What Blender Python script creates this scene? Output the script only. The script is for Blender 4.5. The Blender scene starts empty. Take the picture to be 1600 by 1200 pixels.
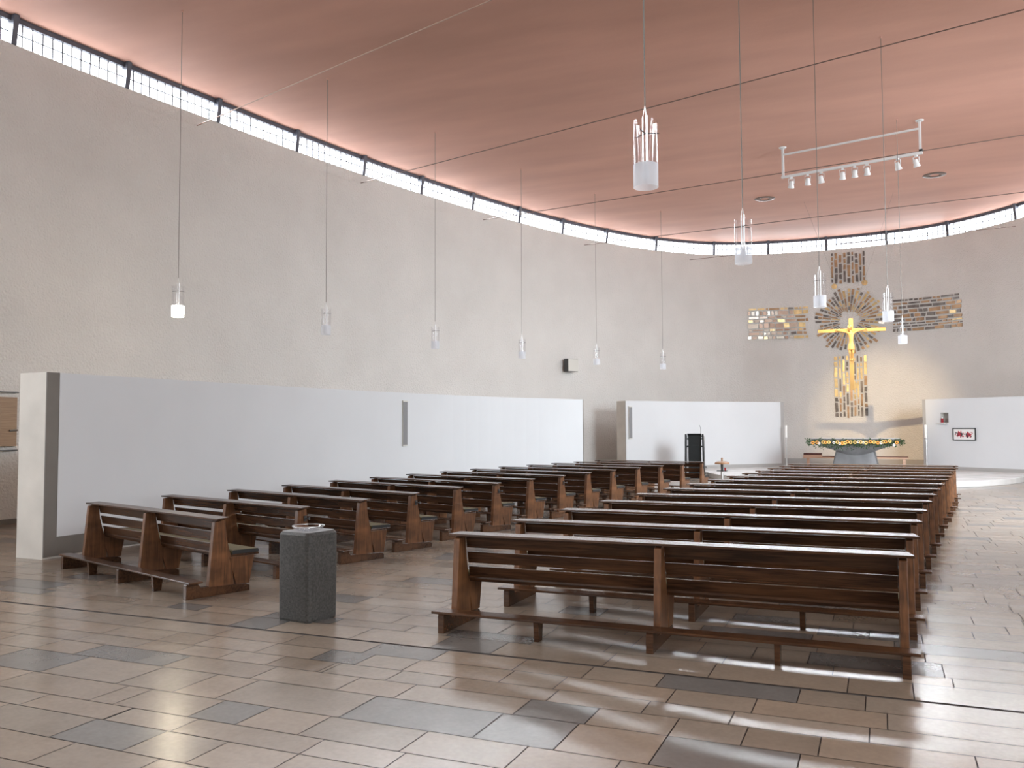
import bpy, math, random
from mathutils import Vector, Matrix
random.seed(7)
scene = bpy.context.scene
COL = scene.collection
PI = math.pi

# ------------------------------------------------------------------ camera
FPX, PITCH, ROLL, YAW = 1344.43, 0.05042, -0.00490, 0.40310
CAMZ = 1.83
def make_camera():
    fw = Vector((-math.sin(YAW)*math.cos(PITCH), math.cos(YAW)*math.cos(PITCH), math.sin(PITCH)))
    r = Vector((math.cos(YAW), math.sin(YAW), 0)); u = r.cross(fw)
    r2 = r*math.cos(ROLL)+u*math.sin(ROLL); u2 = -r*math.sin(ROLL)+u*math.cos(ROLL)
    cd = bpy.data.cameras.new('camera'); cam = bpy.data.objects.new('camera', cd); COL.objects.link(cam)
    cd.sensor_fit = 'HORIZONTAL'; cd.sensor_width = 36.0; cd.lens = 36.0*FPX/1600.0
    cd.clip_start = 0.05; cd.clip_end = 300
    m = Matrix.Identity(4)
    for i in range(3):
        m[i][0] = r2[i]; m[i][1] = u2[i]; m[i][2] = -fw[i]
    m[2][3] = CAMZ
    cam.matrix_world = m
    scene.camera = cam
make_camera()

# ------------------------------------------------------------------ light and exposure
scene.view_settings.view_transform = 'Standard'
scene.view_settings.look = 'None'
scene.view_settings.gamma = 1.0
scene.view_settings.use_curve_mapping = False
scene.view_settings.exposure = 0.62
scene.cycles.use_denoising = True
scene.cycles.max_bounces = 10
scene.cycles.diffuse_bounces = 6
scene.cycles.glossy_bounces = 4
scene.cycles.transparent_max_bounces = 24
scene.cycles.sample_clamp_indirect = 6.0
scene.cycles.caustics_reflective = False
scene.cycles.caustics_refractive = False
world = bpy.data.worlds.new('daylight'); scene.world = world; world.use_nodes = True
world.node_tree.nodes['Background'].inputs[0].default_value = (0.75, 0.85, 1.0, 1)
world.node_tree.nodes['Background'].inputs[1].default_value = 1.0
CLERESTORY = 1.8        # brightness of the daylit strip of wired glass
ADDED_WINDOW = 3.2       # unseen windows added in the side walls to light pews and partition end
REAR_WINDOW = 0.7       # entrance glazing behind the camera
SKY = (0.90, 0.95, 1.0)
CLERE_W = 138.0          # skylight entering through each bay of the strip, aimed downwards
BAY_W = 1600.0          # power of the light behind the invented glazed bay on the right
SKY_REAR = (1.0, 0.95, 0.87)
def spot(name, loc, target, energy, color, size, blend, radius):
    d = bpy.data.lights.new(name, 'SPOT'); d.energy = energy; d.color = color
    d.spot_size = math.radians(size); d.spot_blend = blend; d.shadow_soft_size = radius
    o = bpy.data.objects.new(name, d); COL.objects.link(o); o.location = loc
    o.rotation_euler = (Vector(target)-Vector(loc)).to_track_quat('-Z', 'Y').to_euler()
    return o
def area(name, loc, direction, w, h, energy, color, spread=180):
    d = bpy.data.lights.new(name, 'AREA'); d.shape = 'RECTANGLE'; d.size = w; d.size_y = h; d.energy = energy; d.color = color; d.spread = math.radians(spread)
    o = bpy.data.objects.new(name, d); COL.objects.link(o); o.location = loc
    o.rotation_euler = Vector(direction).to_track_quat('-Z', 'Y').to_euler(); return o
area('added_bay_light', (9.02, 16.0, 5.0), (-.66, .75, -.50), 5.2, 5.6, BAY_W, (0.84, 0.92, 1.0), 125)  # added behind the invented bay to brighten partitions and shape the lectern shadow
spot('altar_cross_spot', (-1.38, 26.12, 8.86), (0.15, 39.0, 2.3), 3300, (1.0, 0.74, 0.42), 27, 0.9, 0.05)

# ------------------------------------------------------------------ mesh helper
class MB:
    def __init__(s): s.v = []; s.f = []; s.mi = []
    def add(s, vs, fs, m=0):
        b = len(s.v); s.v += [tuple(p) for p in vs]
        for q in fs: s.f.append(tuple(b+i for i in q)); s.mi.append(m)
    def box(s, x0, x1, y0, y1, z0, z1, m=0):
        s.add([(x0,y0,z0),(x1,y0,z0),(x1,y1,z0),(x0,y1,z0),(x0,y0,z1),(x1,y0,z1),(x1,y1,z1),(x0,y1,z1)],
              [(0,3,2,1),(4,5,6,7),(0,1,5,4),(1,2,6,5),(2,3,7,6),(3,0,4,7)], m)
    def hexa(s, p, m=0):    # 8 points: bottom ring, top ring
        s.add(p, [(0,3,2,1),(4,5,6,7),(0,1,5,4),(1,2,6,5),(2,3,7,6),(3,0,4,7)], m)
    def prism(s, poly, x0, x1, m=0):   # poly in (y,z), extruded along x
        n = len(poly)
        a = sum(poly[i][0]*poly[(i+1)%n][1]-poly[(i+1)%n][0]*poly[i][1] for i in range(n))
        if a < 0: poly = poly[::-1]
        vs = [(x0,p[0],p[1]) for p in poly]+[(x1,p[0],p[1]) for p in poly]
        fs = [tuple(range(n))[::-1], tuple(range(n, 2*n))]+[(i,(i+1)%n,n+(i+1)%n,n+i) for i in range(n)]
        s.add(vs, fs, m)
    def extrude(s, poly, z0, z1, m=0):  # poly in (x,y) ccw
        n = len(poly)
        vs = [(p[0],p[1],z0) for p in poly]+[(p[0],p[1],z1) for p in poly]
        s.add(vs, [tuple(range(n))[::-1], tuple(range(n, 2*n))]+[(i,(i+1)%n,n+(i+1)%n,n+i) for i in range(n)], m)
    def tube(s, a, b, r, n=8, m=0, r2=None, cap=True):
        a = Vector(a); b = Vector(b); d = (b-a).normalized()
        k = Vector((0,0,1)) if abs(d.z) < .9 else Vector((1,0,0))
        x = d.cross(k).normalized(); y = d.cross(x); r2 = r if r2 is None else r2
        vs = [a+(x*math.cos(2*PI*i/n)+y*math.sin(2*PI*i/n))*r for i in range(n)]+[b+(x*math.cos(2*PI*i/n)+y*math.sin(2*PI*i/n))*r2 for i in range(n)]
        fs = [(i,n+i,n+(i+1)%n,(i+1)%n) for i in range(n)]
        if cap: fs += [tuple(range(n)), tuple(range(n, 2*n))[::-1]]
        s.add(vs, fs, m)
    def lathe(s, prof, n=24, c=(0,0,0), m=0, closed=False):
        vs = []; k = len(prof)
        for (r, z) in prof:
            for i in range(n):
                t = 2*PI*i/n; vs.append((c[0]+r*math.cos(t), c[1]+r*math.sin(t), c[2]+z))
        fs = []
        for j in range(k if closed else k-1):
            j2 = (j+1) % k
            for i in range(n): fs.append((j*n+i, j*n+(i+1)%n, j2*n+(i+1)%n, j2*n+i))
        s.add(vs, fs, m)
    def sphere(s, c, r, n=12, k=8, m=0, sz=1.0):
        s.lathe([(max(1e-4, r*math.sin(PI*j/k)), -r*sz*math.cos(PI*j/k)) for j in range(k+1)], n, c, m)
    def build(s, name, mats, parent=None, smooth=False, bevel=0.0, loc=None):
        me = bpy.data.meshes.new(name); me.from_pydata(s.v, [], s.f)
        if not isinstance(mats, (list, tuple)): mats = [mats]
        for m in mats: me.materials.append(m)
        me.polygons.foreach_set('material_index', s.mi)
        if smooth: me.polygons.foreach_set('use_smooth', [True]*len(s.f))
        me.update()
        o = bpy.data.objects.new(name, me); COL.objects.link(o)
        if parent: o.parent = parent
        if loc: o.location = loc
        if bevel:
            b = o.modifiers.new('bevel', 'BEVEL'); b.width = bevel; b.segments = 2; b.limit_method = 'ANGLE'; b.angle_limit = math.radians(40)
        if smooth:
            e = o.modifiers.new('edges', 'EDGE_SPLIT'); e.split_angle = math.radians(38)
        return o
def tag(o, label=None, cat=None, group=None, kind=None):
    if label: o['label'] = label
    if cat: o['category'] = cat
    if group: o['group'] = group
    if kind: o['kind'] = kind
    return o
def empty(name, loc=(0,0,0), rz=0.0):
    o = bpy.data.objects.new(name, None); COL.objects.link(o); o.location = loc; o.rotation_euler = (0,0,rz); o.empty_display_size = .2
    return o
def copy_tree(o, parent=None):
    c = o.copy(); COL.objects.link(c)
    if parent: c.parent = parent
    for ch in [k for k in bpy.data.objects if k.parent == o]: copy_tree(ch, c)
    return c

# ------------------------------------------------------------------ materials
def mat(name, col, rough=.6, metal=0.0, spec=.5, var=0.0, vscale=3.0, vstretch=(1,1,1), bump=0.0, bscale=60, bdist=.01,
        var2=0.0, v2scale=.5, emit=None, estr=0.0, coat=0.0, rvar=0.0):
    m = bpy.data.materials.new(name); m.use_nodes = True; nt = m.node_tree; N = nt.nodes; Lk = nt.links
    b = N['Principled BSDF']; b.inputs['Base Color'].default_value = (*col, 1); b.inputs['Roughness'].default_value = rough
    b.inputs['Metallic'].default_value = metal; b.inputs['Specular IOR Level'].default_value = spec
    if coat: b.inputs['Coat Weight'].default_value = coat; b.inputs['Coat Roughness'].default_value = .12
    tc = N.new('ShaderNodeTexCoord')
    if var or var2 or rvar:
        mp = N.new('ShaderNodeMapping'); mp.inputs['Scale'].default_value = vstretch
        Lk.new(tc.outputs['Object'], mp.inputs[0])
        cur = None
        for (v, sc, det) in ((var, vscale, 6), (var2, v2scale, 3)):
            if not v: continue
            nz = N.new('ShaderNodeTexNoise'); nz.inputs['Scale'].default_value = sc; nz.inputs['Detail'].default_value = det
            Lk.new(mp.outputs[0], nz.inputs['Vector'])
            mr = N.new('ShaderNodeMapRange'); mr.inputs[1].default_value = .3; mr.inputs[2].default_value = .7
            mr.inputs[3].default_value = 1-v; mr.inputs[4].default_value = 1+v; Lk.new(nz.outputs[0], mr.inputs[0])
            if cur is None: cur = mr.outputs[0]
            else:
                mu = N.new('ShaderNodeMath'); mu.operation = 'MULTIPLY'; Lk.new(cur, mu.inputs[0]); Lk.new(mr.outputs[0], mu.inputs[1]); cur = mu.outputs[0]
        if cur is not None:
            mx = N.new('ShaderNodeVectorMath'); mx.operation = 'SCALE'; mx.inputs[0].default_value = col; Lk.new(cur, mx.inputs['Scale'])
            Lk.new(mx.outputs[0], b.inputs['Base Color'])
        if rvar:
            nz = N.new('ShaderNodeTexNoise'); nz.inputs['Scale'].default_value = vscale*.7; nz.inputs['Detail'].default_value = 4
            Lk.new(mp.outputs[0], nz.inputs['Vector'])
            mr = N.new('ShaderNodeMapRange'); mr.inputs[1].default_value = .3; mr.inputs[2].default_value = .7
            mr.inputs[3].default_value = max(.02, rough-rvar); mr.inputs[4].default_value = rough+rvar
            Lk.new(nz.outputs[0], mr.inputs[0]); Lk.new(mr.outputs[0], b.inputs['Roughness'])
    if bump:
        nz = N.new('ShaderNodeTexNoise'); nz.inputs['Scale'].default_value = bscale; nz.inputs['Detail'].default_value = 5
        Lk.new(tc.outputs['Object'], nz.inputs['Vector'])
        bp = N.new('ShaderNodeBump'); bp.inputs['Strength'].default_value = bump; bp.inputs['Distance'].default_value = bdist
        Lk.new(nz.outputs[0], bp.inputs['Height']); Lk.new(bp.outputs[0], b.inputs['Normal'])
    if emit:
        b.inputs['Emission Color'].default_value = (*emit, 1); b.inputs['Emission Strength'].default_value = estr
    return m
def glow_glass(name, col, strength):
    m = bpy.data.materials.new(name); m.use_nodes = True; nt = m.node_tree; N = nt.nodes; Lk = nt.links
    for n in list(N):
        if n.type == 'BSDF_PRINCIPLED': N.remove(n)
    out = [n for n in N if n.type == 'OUTPUT_MATERIAL'][0]
    e = N.new('ShaderNodeEmission'); e.inputs[0].default_value = (*col, 1); e.inputs[1].default_value = strength
    g = N.new('ShaderNodeBsdfTransparent'); g.inputs[0].default_value = (.8,.8,.8,1)
    a = N.new('ShaderNodeAddShader'); Lk.new(e.outputs[0], a.inputs[0]); Lk.new(g.outputs[0], a.inputs[1]); Lk.new(a.outputs[0], out.inputs[0])
    return m
def thin_glass(name, tint=(1,1,1), frost=0.0, emit=None, estr=0.0):
    m = bpy.data.materials.new(name); m.use_nodes = True; nt = m.node_tree; N = nt.nodes; Lk = nt.links
    for n in list(N):
        if n.type == 'BSDF_PRINCIPLED': N.remove(n)
    out = [n for n in N if n.type == 'OUTPUT_MATERIAL'][0]
    t = N.new('ShaderNodeBsdfTransparent'); t.inputs[0].default_value = (*tint, 1)
    g = N.new('ShaderNodeBsdfGlossy'); g.inputs[1].default_value = .06
    fr = N.new('ShaderNodeLayerWeight'); fr.inputs[0].default_value = .35
    mr = N.new('ShaderNodeMath'); mr.operation = 'MULTIPLY'; mr.inputs[1].default_value = .24; Lk.new(fr.outputs['Fresnel'], mr.inputs[0])
    mx = N.new('ShaderNodeMixShader'); Lk.new(mr.outputs[0], mx.inputs[0]); Lk.new(t.outputs[0], mx.inputs[1]); Lk.new(g.outputs[0], mx.inputs[2])
    last = mx.outputs[0]
    if frost:
        d = N.new('ShaderNodeBsdfDiffuse'); d.inputs[0].default_value = (.85,.88,.92,1)
        tr = N.new('ShaderNodeBsdfTranslucent'); tr.inputs[0].default_value = (.9,.93,.97,1)
        m1 = N.new('ShaderNodeMixShader'); m1.inputs[0].default_value = .6; Lk.new(d.outputs[0], m1.inputs[1]); Lk.new(tr.outputs[0], m1.inputs[2])
        m2 = N.new('ShaderNodeMixShader'); m2.inputs[0].default_value = frost; Lk.new(last, m2.inputs[1]); Lk.new(m1.outputs[0], m2.inputs[2]); last = m2.outputs[0]
    if emit:
        e = N.new('ShaderNodeEmission'); e.inputs[0].default_value = (*emit, 1); e.inputs[1].default_value = estr
        a = N.new('ShaderNodeAddShader'); Lk.new(last, a.inputs[0]); Lk.new(e.outputs[0], a.inputs[1]); last = a.outputs[0]
    Lk.new(last, out.inputs[0])
    return m
def wood(name, c1, c2, rough=.32, scale=1.0, vert=False):
    m = bpy.data.materials.new(name); m.use_nodes = True; nt = m.node_tree; N = nt.nodes; Lk = nt.links
    b = N['Principled BSDF']; b.inputs['Roughness'].default_value = rough
    tc = N.new('ShaderNodeTexCoord'); mp = N.new('ShaderNodeMapping'); mp.inputs['Scale'].default_value = (14, 14, .9) if vert else (.9*scale, 14*scale, 14*scale)
    Lk.new(tc.outputs['Object'], mp.inputs[0])
    nz = N.new('ShaderNodeTexNoise'); nz.inputs['Scale'].default_value = 3.0; nz.inputs['Detail'].default_value = 6; nz.inputs['Distortion'].default_value = .6
    Lk.new(mp.outputs[0], nz.inputs['Vector'])
    mp2 = N.new('ShaderNodeMapping'); mp2.inputs['Scale'].default_value = (.8, 2.5, 5); Lk.new(tc.outputs['Object'], mp2.inputs[0])
    n2 = N.new('ShaderNodeTexNoise'); n2.inputs['Scale'].default_value = 1.2; n2.inputs['Detail'].default_value = 2; Lk.new(mp2.outputs[0], n2.inputs['Vector'])
    ad = N.new('ShaderNodeMath'); ad.operation = 'ADD'; Lk.new(nz.outputs[0], ad.inputs[0]); Lk.new(n2.outputs[0], ad.inputs[1])
    cr = N.new('ShaderNodeValToRGB'); cr.color_ramp.elements[0].position = .38; cr.color_ramp.elements[0].color = (*c1, 1)
    cr.color_ramp.elements[1].position = .62; cr.color_ramp.elements[1].color = (*c2, 1)
    hf = N.new('ShaderNodeMath'); hf.operation = 'MULTIPLY'; hf.inputs[1].default_value = .5; Lk.new(ad.outputs[0], hf.inputs[0]); Lk.new(hf.outputs[0], cr.inputs[0])
    Lk.new(cr.outputs[0], b.inputs['Base Color'])
    bp = N.new('ShaderNodeBump'); bp.inputs['Strength'].default_value = .02; bp.inputs['Distance'].default_value = .002; Lk.new(nz.outputs[0], bp.inputs['Height']); Lk.new(bp.outputs[0], b.inputs['Normal'])
    return m

M = {}
M['plaster'] = mat('rough_plaster', (.61,.595,.565), .9, spec=.2, var=.03, vscale=.9, bump=1.0, bscale=22, bdist=.035, var2=.02, v2scale=.25)
M['ceiling'] = mat('terracotta_ceiling', (.58,.33,.26), .75, spec=.35, var=.06, vscale=.5, vstretch=(.6,2.2,1), var2=.10, v2scale=.18, bump=.3, bscale=8, bdist=.01)
M['panel'] = mat('smooth_white_plaster', (.60,.615,.625), .7, spec=.3, var=.02, vscale=.7, bump=.15, bscale=40, bdist=.003)
M['concrete'] = mat('pale_concrete', (.66,.635,.58), .7, spec=.3, var=.07, vscale=2.0, var2=.07, v2scale=.8, bump=.25, bscale=30, bdist=.004)
M['strip'] = mat('brown_grey_concrete', (.17,.155,.135), .6, spec=.3, var=.08, vscale=2.0, bump=.2, bscale=40, bdist=.003)
M['skirting'] = mat('grey_skirting', (.36,.35,.335), .6)
M['frame'] = mat('window_steel', (.075,.08,.10), .5, metal=.2)
M['bar'] = mat('glazing_wire', (.10,.10,.12), .6)
M['clere'] = glow_glass('wired_glass_daylight', SKY, CLERESTORY)
M['added_window_glass'] = glow_glass('added_window_glow', SKY, ADDED_WINDOW)
M['rear_glass'] = glow_glass('entrance_glass_daylight', SKY_REAR, REAR_WINDOW)
M['added_bay_glass'] = glow_glass('added_bay_glass_glow', SKY, 1.0)  # glow of the invented bay's panes
M['pew'] = wood('oiled_pew_wood_shaded', (.028,.012,.006), (.095,.042,.018), .27)  # same wood as the uprights, darkened to hold the shade of the backs
M['pew_v'] = wood('oiled_pew_wood_lit_upright', (.075,.031,.012), (.205,.088,.035), .36, vert=True)  # vertical grain; lighter tone holds the light falling on the pew ends
M['pew_dark'] = wood('dark_pew_wood', (.045,.021,.012), (.10,.045,.024), .30)
M['cushion'] = mat('olive_cushion', (.105,.085,.035), .9, var=.12, vscale=30, bump=.4, bscale=200, bdist=.002)
M['cushion_edge'] = mat('dark_cushion_edge', (.02,.02,.02), .8)
M['stone_dark'] = mat('speckled_basalt', (.05,.048,.044), .55, spec=.4, var=.45, vscale=45, var2=.12, v2scale=4, bump=.6, bscale=90, bdist=.004)
M['stone_dark2'] = mat('basalt_top', (.14,.14,.14), .35, var=.2, vscale=30)
M['altar'] = mat('grey_altar_stone', (.17,.175,.18), .45, var=.18, vscale=2.5, var2=.1, v2scale=.8, bump=.2, bscale=12, bdist=.004)
M['platform'] = mat('pale_marble_platform', (.66,.65,.63), .18, spec=.5, var=.06, vscale=1.5, rvar=.05)
M['chrome'] = mat('brushed_steel', (.62,.62,.61), .35, metal=1.0)
M['steel_dark'] = mat('dark_steel', (.10,.10,.10), .4, metal=.8)
M['white_metal'] = mat('white_enamel', (.56,.56,.55), .35)
M['light_grey'] = mat('light_grey_enamel', (.55,.54,.49), .5)
M['mid_grey'] = mat('grey_grille', (.20,.20,.205), .6, bump=.5, bscale=300, bdist=.002)
M['black'] = mat('black_lacquer', (.012,.016,.017), .35)
M['gold'] = mat('gilded', (.62,.38,.13), .4, metal=.3, bump=.3, bscale=20, bdist=.01)
M['bronze'] = mat('bronze_glass_mosaic', (.40,.26,.15), .3, metal=.4, var=.35, vscale=3)
M['dark_mosaic'] = mat('smoky_glass_mosaic', (.17,.15,.135), .3, metal=.3, var=.4, vscale=4)
M['gold_mosaic'] = mat('gold_glass_mosaic', (.74,.56,.28), .3, metal=.7, var=.2, vscale=5)
M['glint_mosaic'] = mat('gold_mosaic_painted_glint', (.97,.92,.80), .12, metal=.9, var=.04, vscale=4)  # near-white colour stands for the bright reflection on the left field
M['clear_glass'] = thin_glass('clear_lamp_glass', (.97,.97,.98))
M['frosted'] = thin_glass('frosted_lamp_glass', (.95,.96,.98), frost=.62)
M['lit_glass'] = thin_glass('glowing_frosted_glass', (.95,.96,.98), frost=.6, emit=(1,.88,.68), estr=24.0)
M['bulb'] = mat('unlit_bulb', (.8,.82,.85), .2)
M['bulb_lit'] = mat('lit_bulb', (.9,.8,.6), .2, emit=(1,.80,.50), estr=120.0)
M['cable'] = mat('lamp_cable', (.16,.15,.13), .5)
M['rod'] = mat('steel_tie_rod', (.17,.12,.10), .5, metal=.3)
M['rod_light'] = mat('painted_tie_rod', (.42,.28,.22), .5)
M['light_wood'] = wood('pale_bench_wood', (.52,.34,.24), (.68,.47,.35), .4)
M['ring_wood'] = wood('turned_oak', (.20,.10,.045), (.36,.19,.09), .4)
M['red_pad'] = mat('maroon_pad', (.075,.018,.015), .8)
M['leaf'] = mat('garland_leaf', (.035,.085,.03), .6, var=.4, vscale=20)
M['petal_orange'] = mat('orange_petal', (.85,.38,.06), .6)
M['petal_yellow'] = mat('yellow_petal', (.90,.62,.18), .6)
M['petal_white'] = mat('white_petal', (.85,.83,.78), .6)
M['flower_eye'] = mat('flower_eye', (.07,.035,.015), .8)
M['red_glass'] = mat('ruby_glass', (.28,.01,.02), .15, spec=.7)
M['candle'] = mat('white_candle', (.88,.88,.84), .5)
M['paper'] = mat('picture_mount', (.75,.74,.72), .7)
M['art_red'] = mat('picture_red', (.42,.03,.05), .6, var=.3, vscale=14)
M['art_dark'] = mat('picture_dark', (.04,.02,.025), .6)
M['relief'] = wood('bronze_brown_wood', (.24,.15,.085), (.33,.22,.13), .5)
M['cloth'] = mat('white_altar_cloth', (.75,.73,.70), .8)

# floor stone: per-tile colour comes from a colour attribute
def floor_mat():
    m = bpy.data.materials.new('polished_limestone_tiles'); m.use_nodes = True; nt = m.node_tree; N = nt.nodes; Lk = nt.links
    b = N['Principled BSDF']; b.inputs['Specular IOR Level'].default_value = .6
    at = N.new('ShaderNodeAttribute'); at.attribute_name = 'tile'
    tc = N.new('ShaderNodeTexCoord')
    n1 = N.new('ShaderNodeTexNoise'); n1.inputs['Scale'].default_value = 2.2; n1.inputs['Detail'].default_value = 7; n1.inputs['Roughness'].default_value = .65
    Lk.new(tc.outputs['Object'], n1.inputs['Vector'])
    n2 = N.new('ShaderNodeTexNoise'); n2.inputs['Scale'].default_value = 30; n2.inputs['Detail'].default_value = 4
    Lk.new(tc.outputs['Object'], n2.inputs['Vector'])
    mr = N.new('ShaderNodeMapRange'); mr.inputs[1].default_value = .3; mr.inputs[2].default_value = .7; mr.inputs[3].default_value = .90; mr.inputs[4].default_value = 1.10
    Lk.new(n1.outputs[0], mr.inputs[0])
    mr2 = N.new('ShaderNodeMapRange'); mr2.inputs[1].default_value = .3; mr2.inputs[2].default_value = .7; mr2.inputs[3].default_value = .95; mr2.inputs[4].default_value = 1.05
    Lk.new(n2.outputs[0], mr2.inputs[0])
    mu = N.new('ShaderNodeMath'); mu.operation = 'MULTIPLY'; Lk.new(mr.outputs[0], mu.inputs[0]); Lk.new(mr2.outputs[0], mu.inputs[1])
    sc = N.new('ShaderNodeVectorMath'); sc.operation = 'SCALE'; Lk.new(at.outputs['Color'], sc.inputs[0]); Lk.new(mu.outputs[0], sc.inputs['Scale'])
    Lk.new(sc.outputs[0], b.inputs['Base Color'])
    rr = N.new('ShaderNodeMapRange'); rr.inputs[1].default_value = .3; rr.inputs[2].default_value = .7; rr.inputs[3].default_value = .20; rr.inputs[4].default_value = .25
    Lk.new(n1.outputs[0], rr.inputs[0]); Lk.new(rr.outputs[0], b.inputs['Roughness'])
    return m
M['floor'] = floor_mat()
M['joint'] = mat('dark_joint', (.045,.035,.03), .8)

# ------------------------------------------------------------------ plan of the room
SILL, HEAD, CEIL = 9.47, 9.99, 10.06
left_pts = [(-14.6,-9.0),(-15.1,-6.45),(-15.45,-3.95),(-15.65,-1.45),(-15.76,1.06),(-15.80,3.57),(-15.80,6.08),(-15.76,8.79),(-15.62,11.50),(-15.34,14.04),(-15.00,16.55),
            (-14.62,19.20),(-14.16,21.85),(-13.60,24.40),(-12.95,26.90),(-12.20,29.35),(-11.35,31.75),(-10.25,34.10),(-8.75,36.50),(-6.62,38.55),
            (-4.36,39.35),(-1.95,39.55)]
cx = -1.95
right_pts = [(2*cx-x, y) for (x, y) in left_pts[:-1]][::-1]
MULL = left_pts+right_pts                      # window posts stand at these points
def catmull(P, k):
    out = []
    for i in range(len(P)-1):
        p0 = Vector(P[max(i-1,0)]); p1 = Vector(P[i]); p2 = Vector(P[i+1]); p3 = Vector(P[min(i+2,len(P)-1)])
        for j in range(k):
            t = j/k
            out.append(.5*((2*p1)+(-p0+p2)*t+(2*p0-5*p1+4*p2-p3)*t*t+(-p0+3*p1-3*p2+p3)*t**3))
    out.append(Vector(P[-1])); return out
SUB = 4
PLAN = catmull(MULL, SUB)
def normals(P):   # outward normals (plan runs clockwise: left wall, apse, right wall)
    out = []
    for i in range(len(P)):
        a = P[max(i-1,0)]; b = P[min(i+1,len(P)-1)]; d = (b-a).normalized(); out.append(Vector((-d.y, d.x)))
    return out
PN = normals(PLAN)
def wall_at_x(x):   # apse wall point and outward normal at a given x
    for i in range(len(PLAN)-1):
        a, b = PLAN[i], PLAN[i+1]
        if a.y > 25 and b.y > 25 and a.x <= x <= b.x:
            t = (x-a.x)/(b.x-a.x); return a.lerp(b, t), (PN[i].lerp(PN[i+1], t)).normalized()
def strip_wall(mb, idx, z0, z1, thick=.35, inset=0.0):
    for i in idx:
        a, b = PLAN[i]+PN[i]*inset, PLAN[i+1]+PN[i+1]*inset
        c, d = PLAN[i+1]+PN[i+1]*(inset+thick), PLAN[i]+PN[i]*(inset+thick)
        mb.hexa([(a.x,a.y,z0),(d.x,d.y,z0),(c.x,c.y,z0),(b.x,b.y,z0),(a.x,a.y,z1),(d.x,d.y,z1),(c.x,c.y,z1),(b.x,b.y,z1)])
nseg = len(PLAN)-1
nb = len(MULL)-1
# bays (indices into MULL) for each wall
LEFT = range(0, 17); APSE = range(17, nb-17); RIGHT = range(nb-17, nb)
ADDED_WINDOW_BAYS = [b for b in RIGHT if -8 < MULL[b][1] < 2]+[b for b in LEFT if 0 < MULL[b][1] < 5]         # bays of both side walls given added, unseen windows for light
def bay_idx(b): return range(b*SUB, b*SUB+SUB)
for nm, bays in (('wall_left', LEFT), ('wall_apse', APSE), ('wall_right', RIGHT)):
    mb = MB()
    for b in bays:
        if b in ADDED_WINDOW_BAYS:
            strip_wall(mb, bay_idx(b), 0, 1.3); strip_wall(mb, bay_idx(b), 4.0, SILL)
        else: strip_wall(mb, bay_idx(b), 0, SILL)
    o = mb.build(nm, M['plaster']); tag(o, kind='structure')
wn = 0
def window(b, z0, z1, glass, bars):
    global wn; wn += 1
    root = empty('window_%d' % wn, (PLAN[b*SUB].x, PLAN[b*SUB].y, z0)); tag(root, kind='structure')
    ox, oy = root.location.x, root.location.y
    def sh(mb):
        mb.v = [(p[0]-ox, p[1]-oy, p[2]-z0) for p in mb.v]; return mb
    mb = MB(); strip_wall(mb, bay_idx(b), z0, z1, .012, .10); sh(mb).build('pane', glass, root)
    mb = MB(); strip_wall(mb, bay_idx(b), z1-.045, z1+.06, .10, .02); sh(mb).build('top_rail', M['frame'], root)
    if bars:
        mb = MB()
        for i in bay_idx(b):
            a, c = PLAN[i]+PN[i]*.07, PLAN[i+1]+PN[i+1]*.07
            n = max(2, round((c-a).length/.24))
            for k in range(n):
                p = a.lerp(c, k/n); mb.tube((p.x,p.y,z0),(p.x,p.y,z1), .018, 4)
            mb.tube((a.x,a.y,(z0+z1)/2),(c.x,c.y,(z0+z1)/2), .015, 4)
        sh(mb).build('glazing_bars', M['bar'], root)
    mb = MB(); i = b*SUB; p = PLAN[i]; n = PN[i]; t = Vector((n.y,-n.x))
    h = .055
    q = []
    for z, dep in ((z0-.01, .02), (z1+.065, .10)):
        for (st, sn) in ((-h,-dep),(h,-dep),(h,.2),(-h,.2)):
            v = p+t*st+n*sn; q.append((v.x, v.y, z))
    mb.hexa(q); sh(mb).build('post', M['frame'], root, bevel=.006)
for b in range(nb):
    if MULL[b][1] > -6:
        p = (Vector(MULL[b])+Vector(MULL[b+1]))/2; i = b*SUB+SUB//2; n = PN[i]; q = PLAN[i]+n*.21; L_ = (Vector(MULL[b+1])-Vector(MULL[b])).length
        area('strip_daylight', (q.x, q.y, HEAD-.22), (-n.x, -n.y, -.75), L_-.15, .34, CLERE_W, SKY, 115)
for b in range(nb): window(b, SILL, HEAD, M['clere'], MULL[b][1] > 4 and b < 24)
for b in ADDED_WINDOW_BAYS: window(b, 1.3, 4.0, M['added_window_glass'], False)  # added out of view to light the pew ends and partition end

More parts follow.
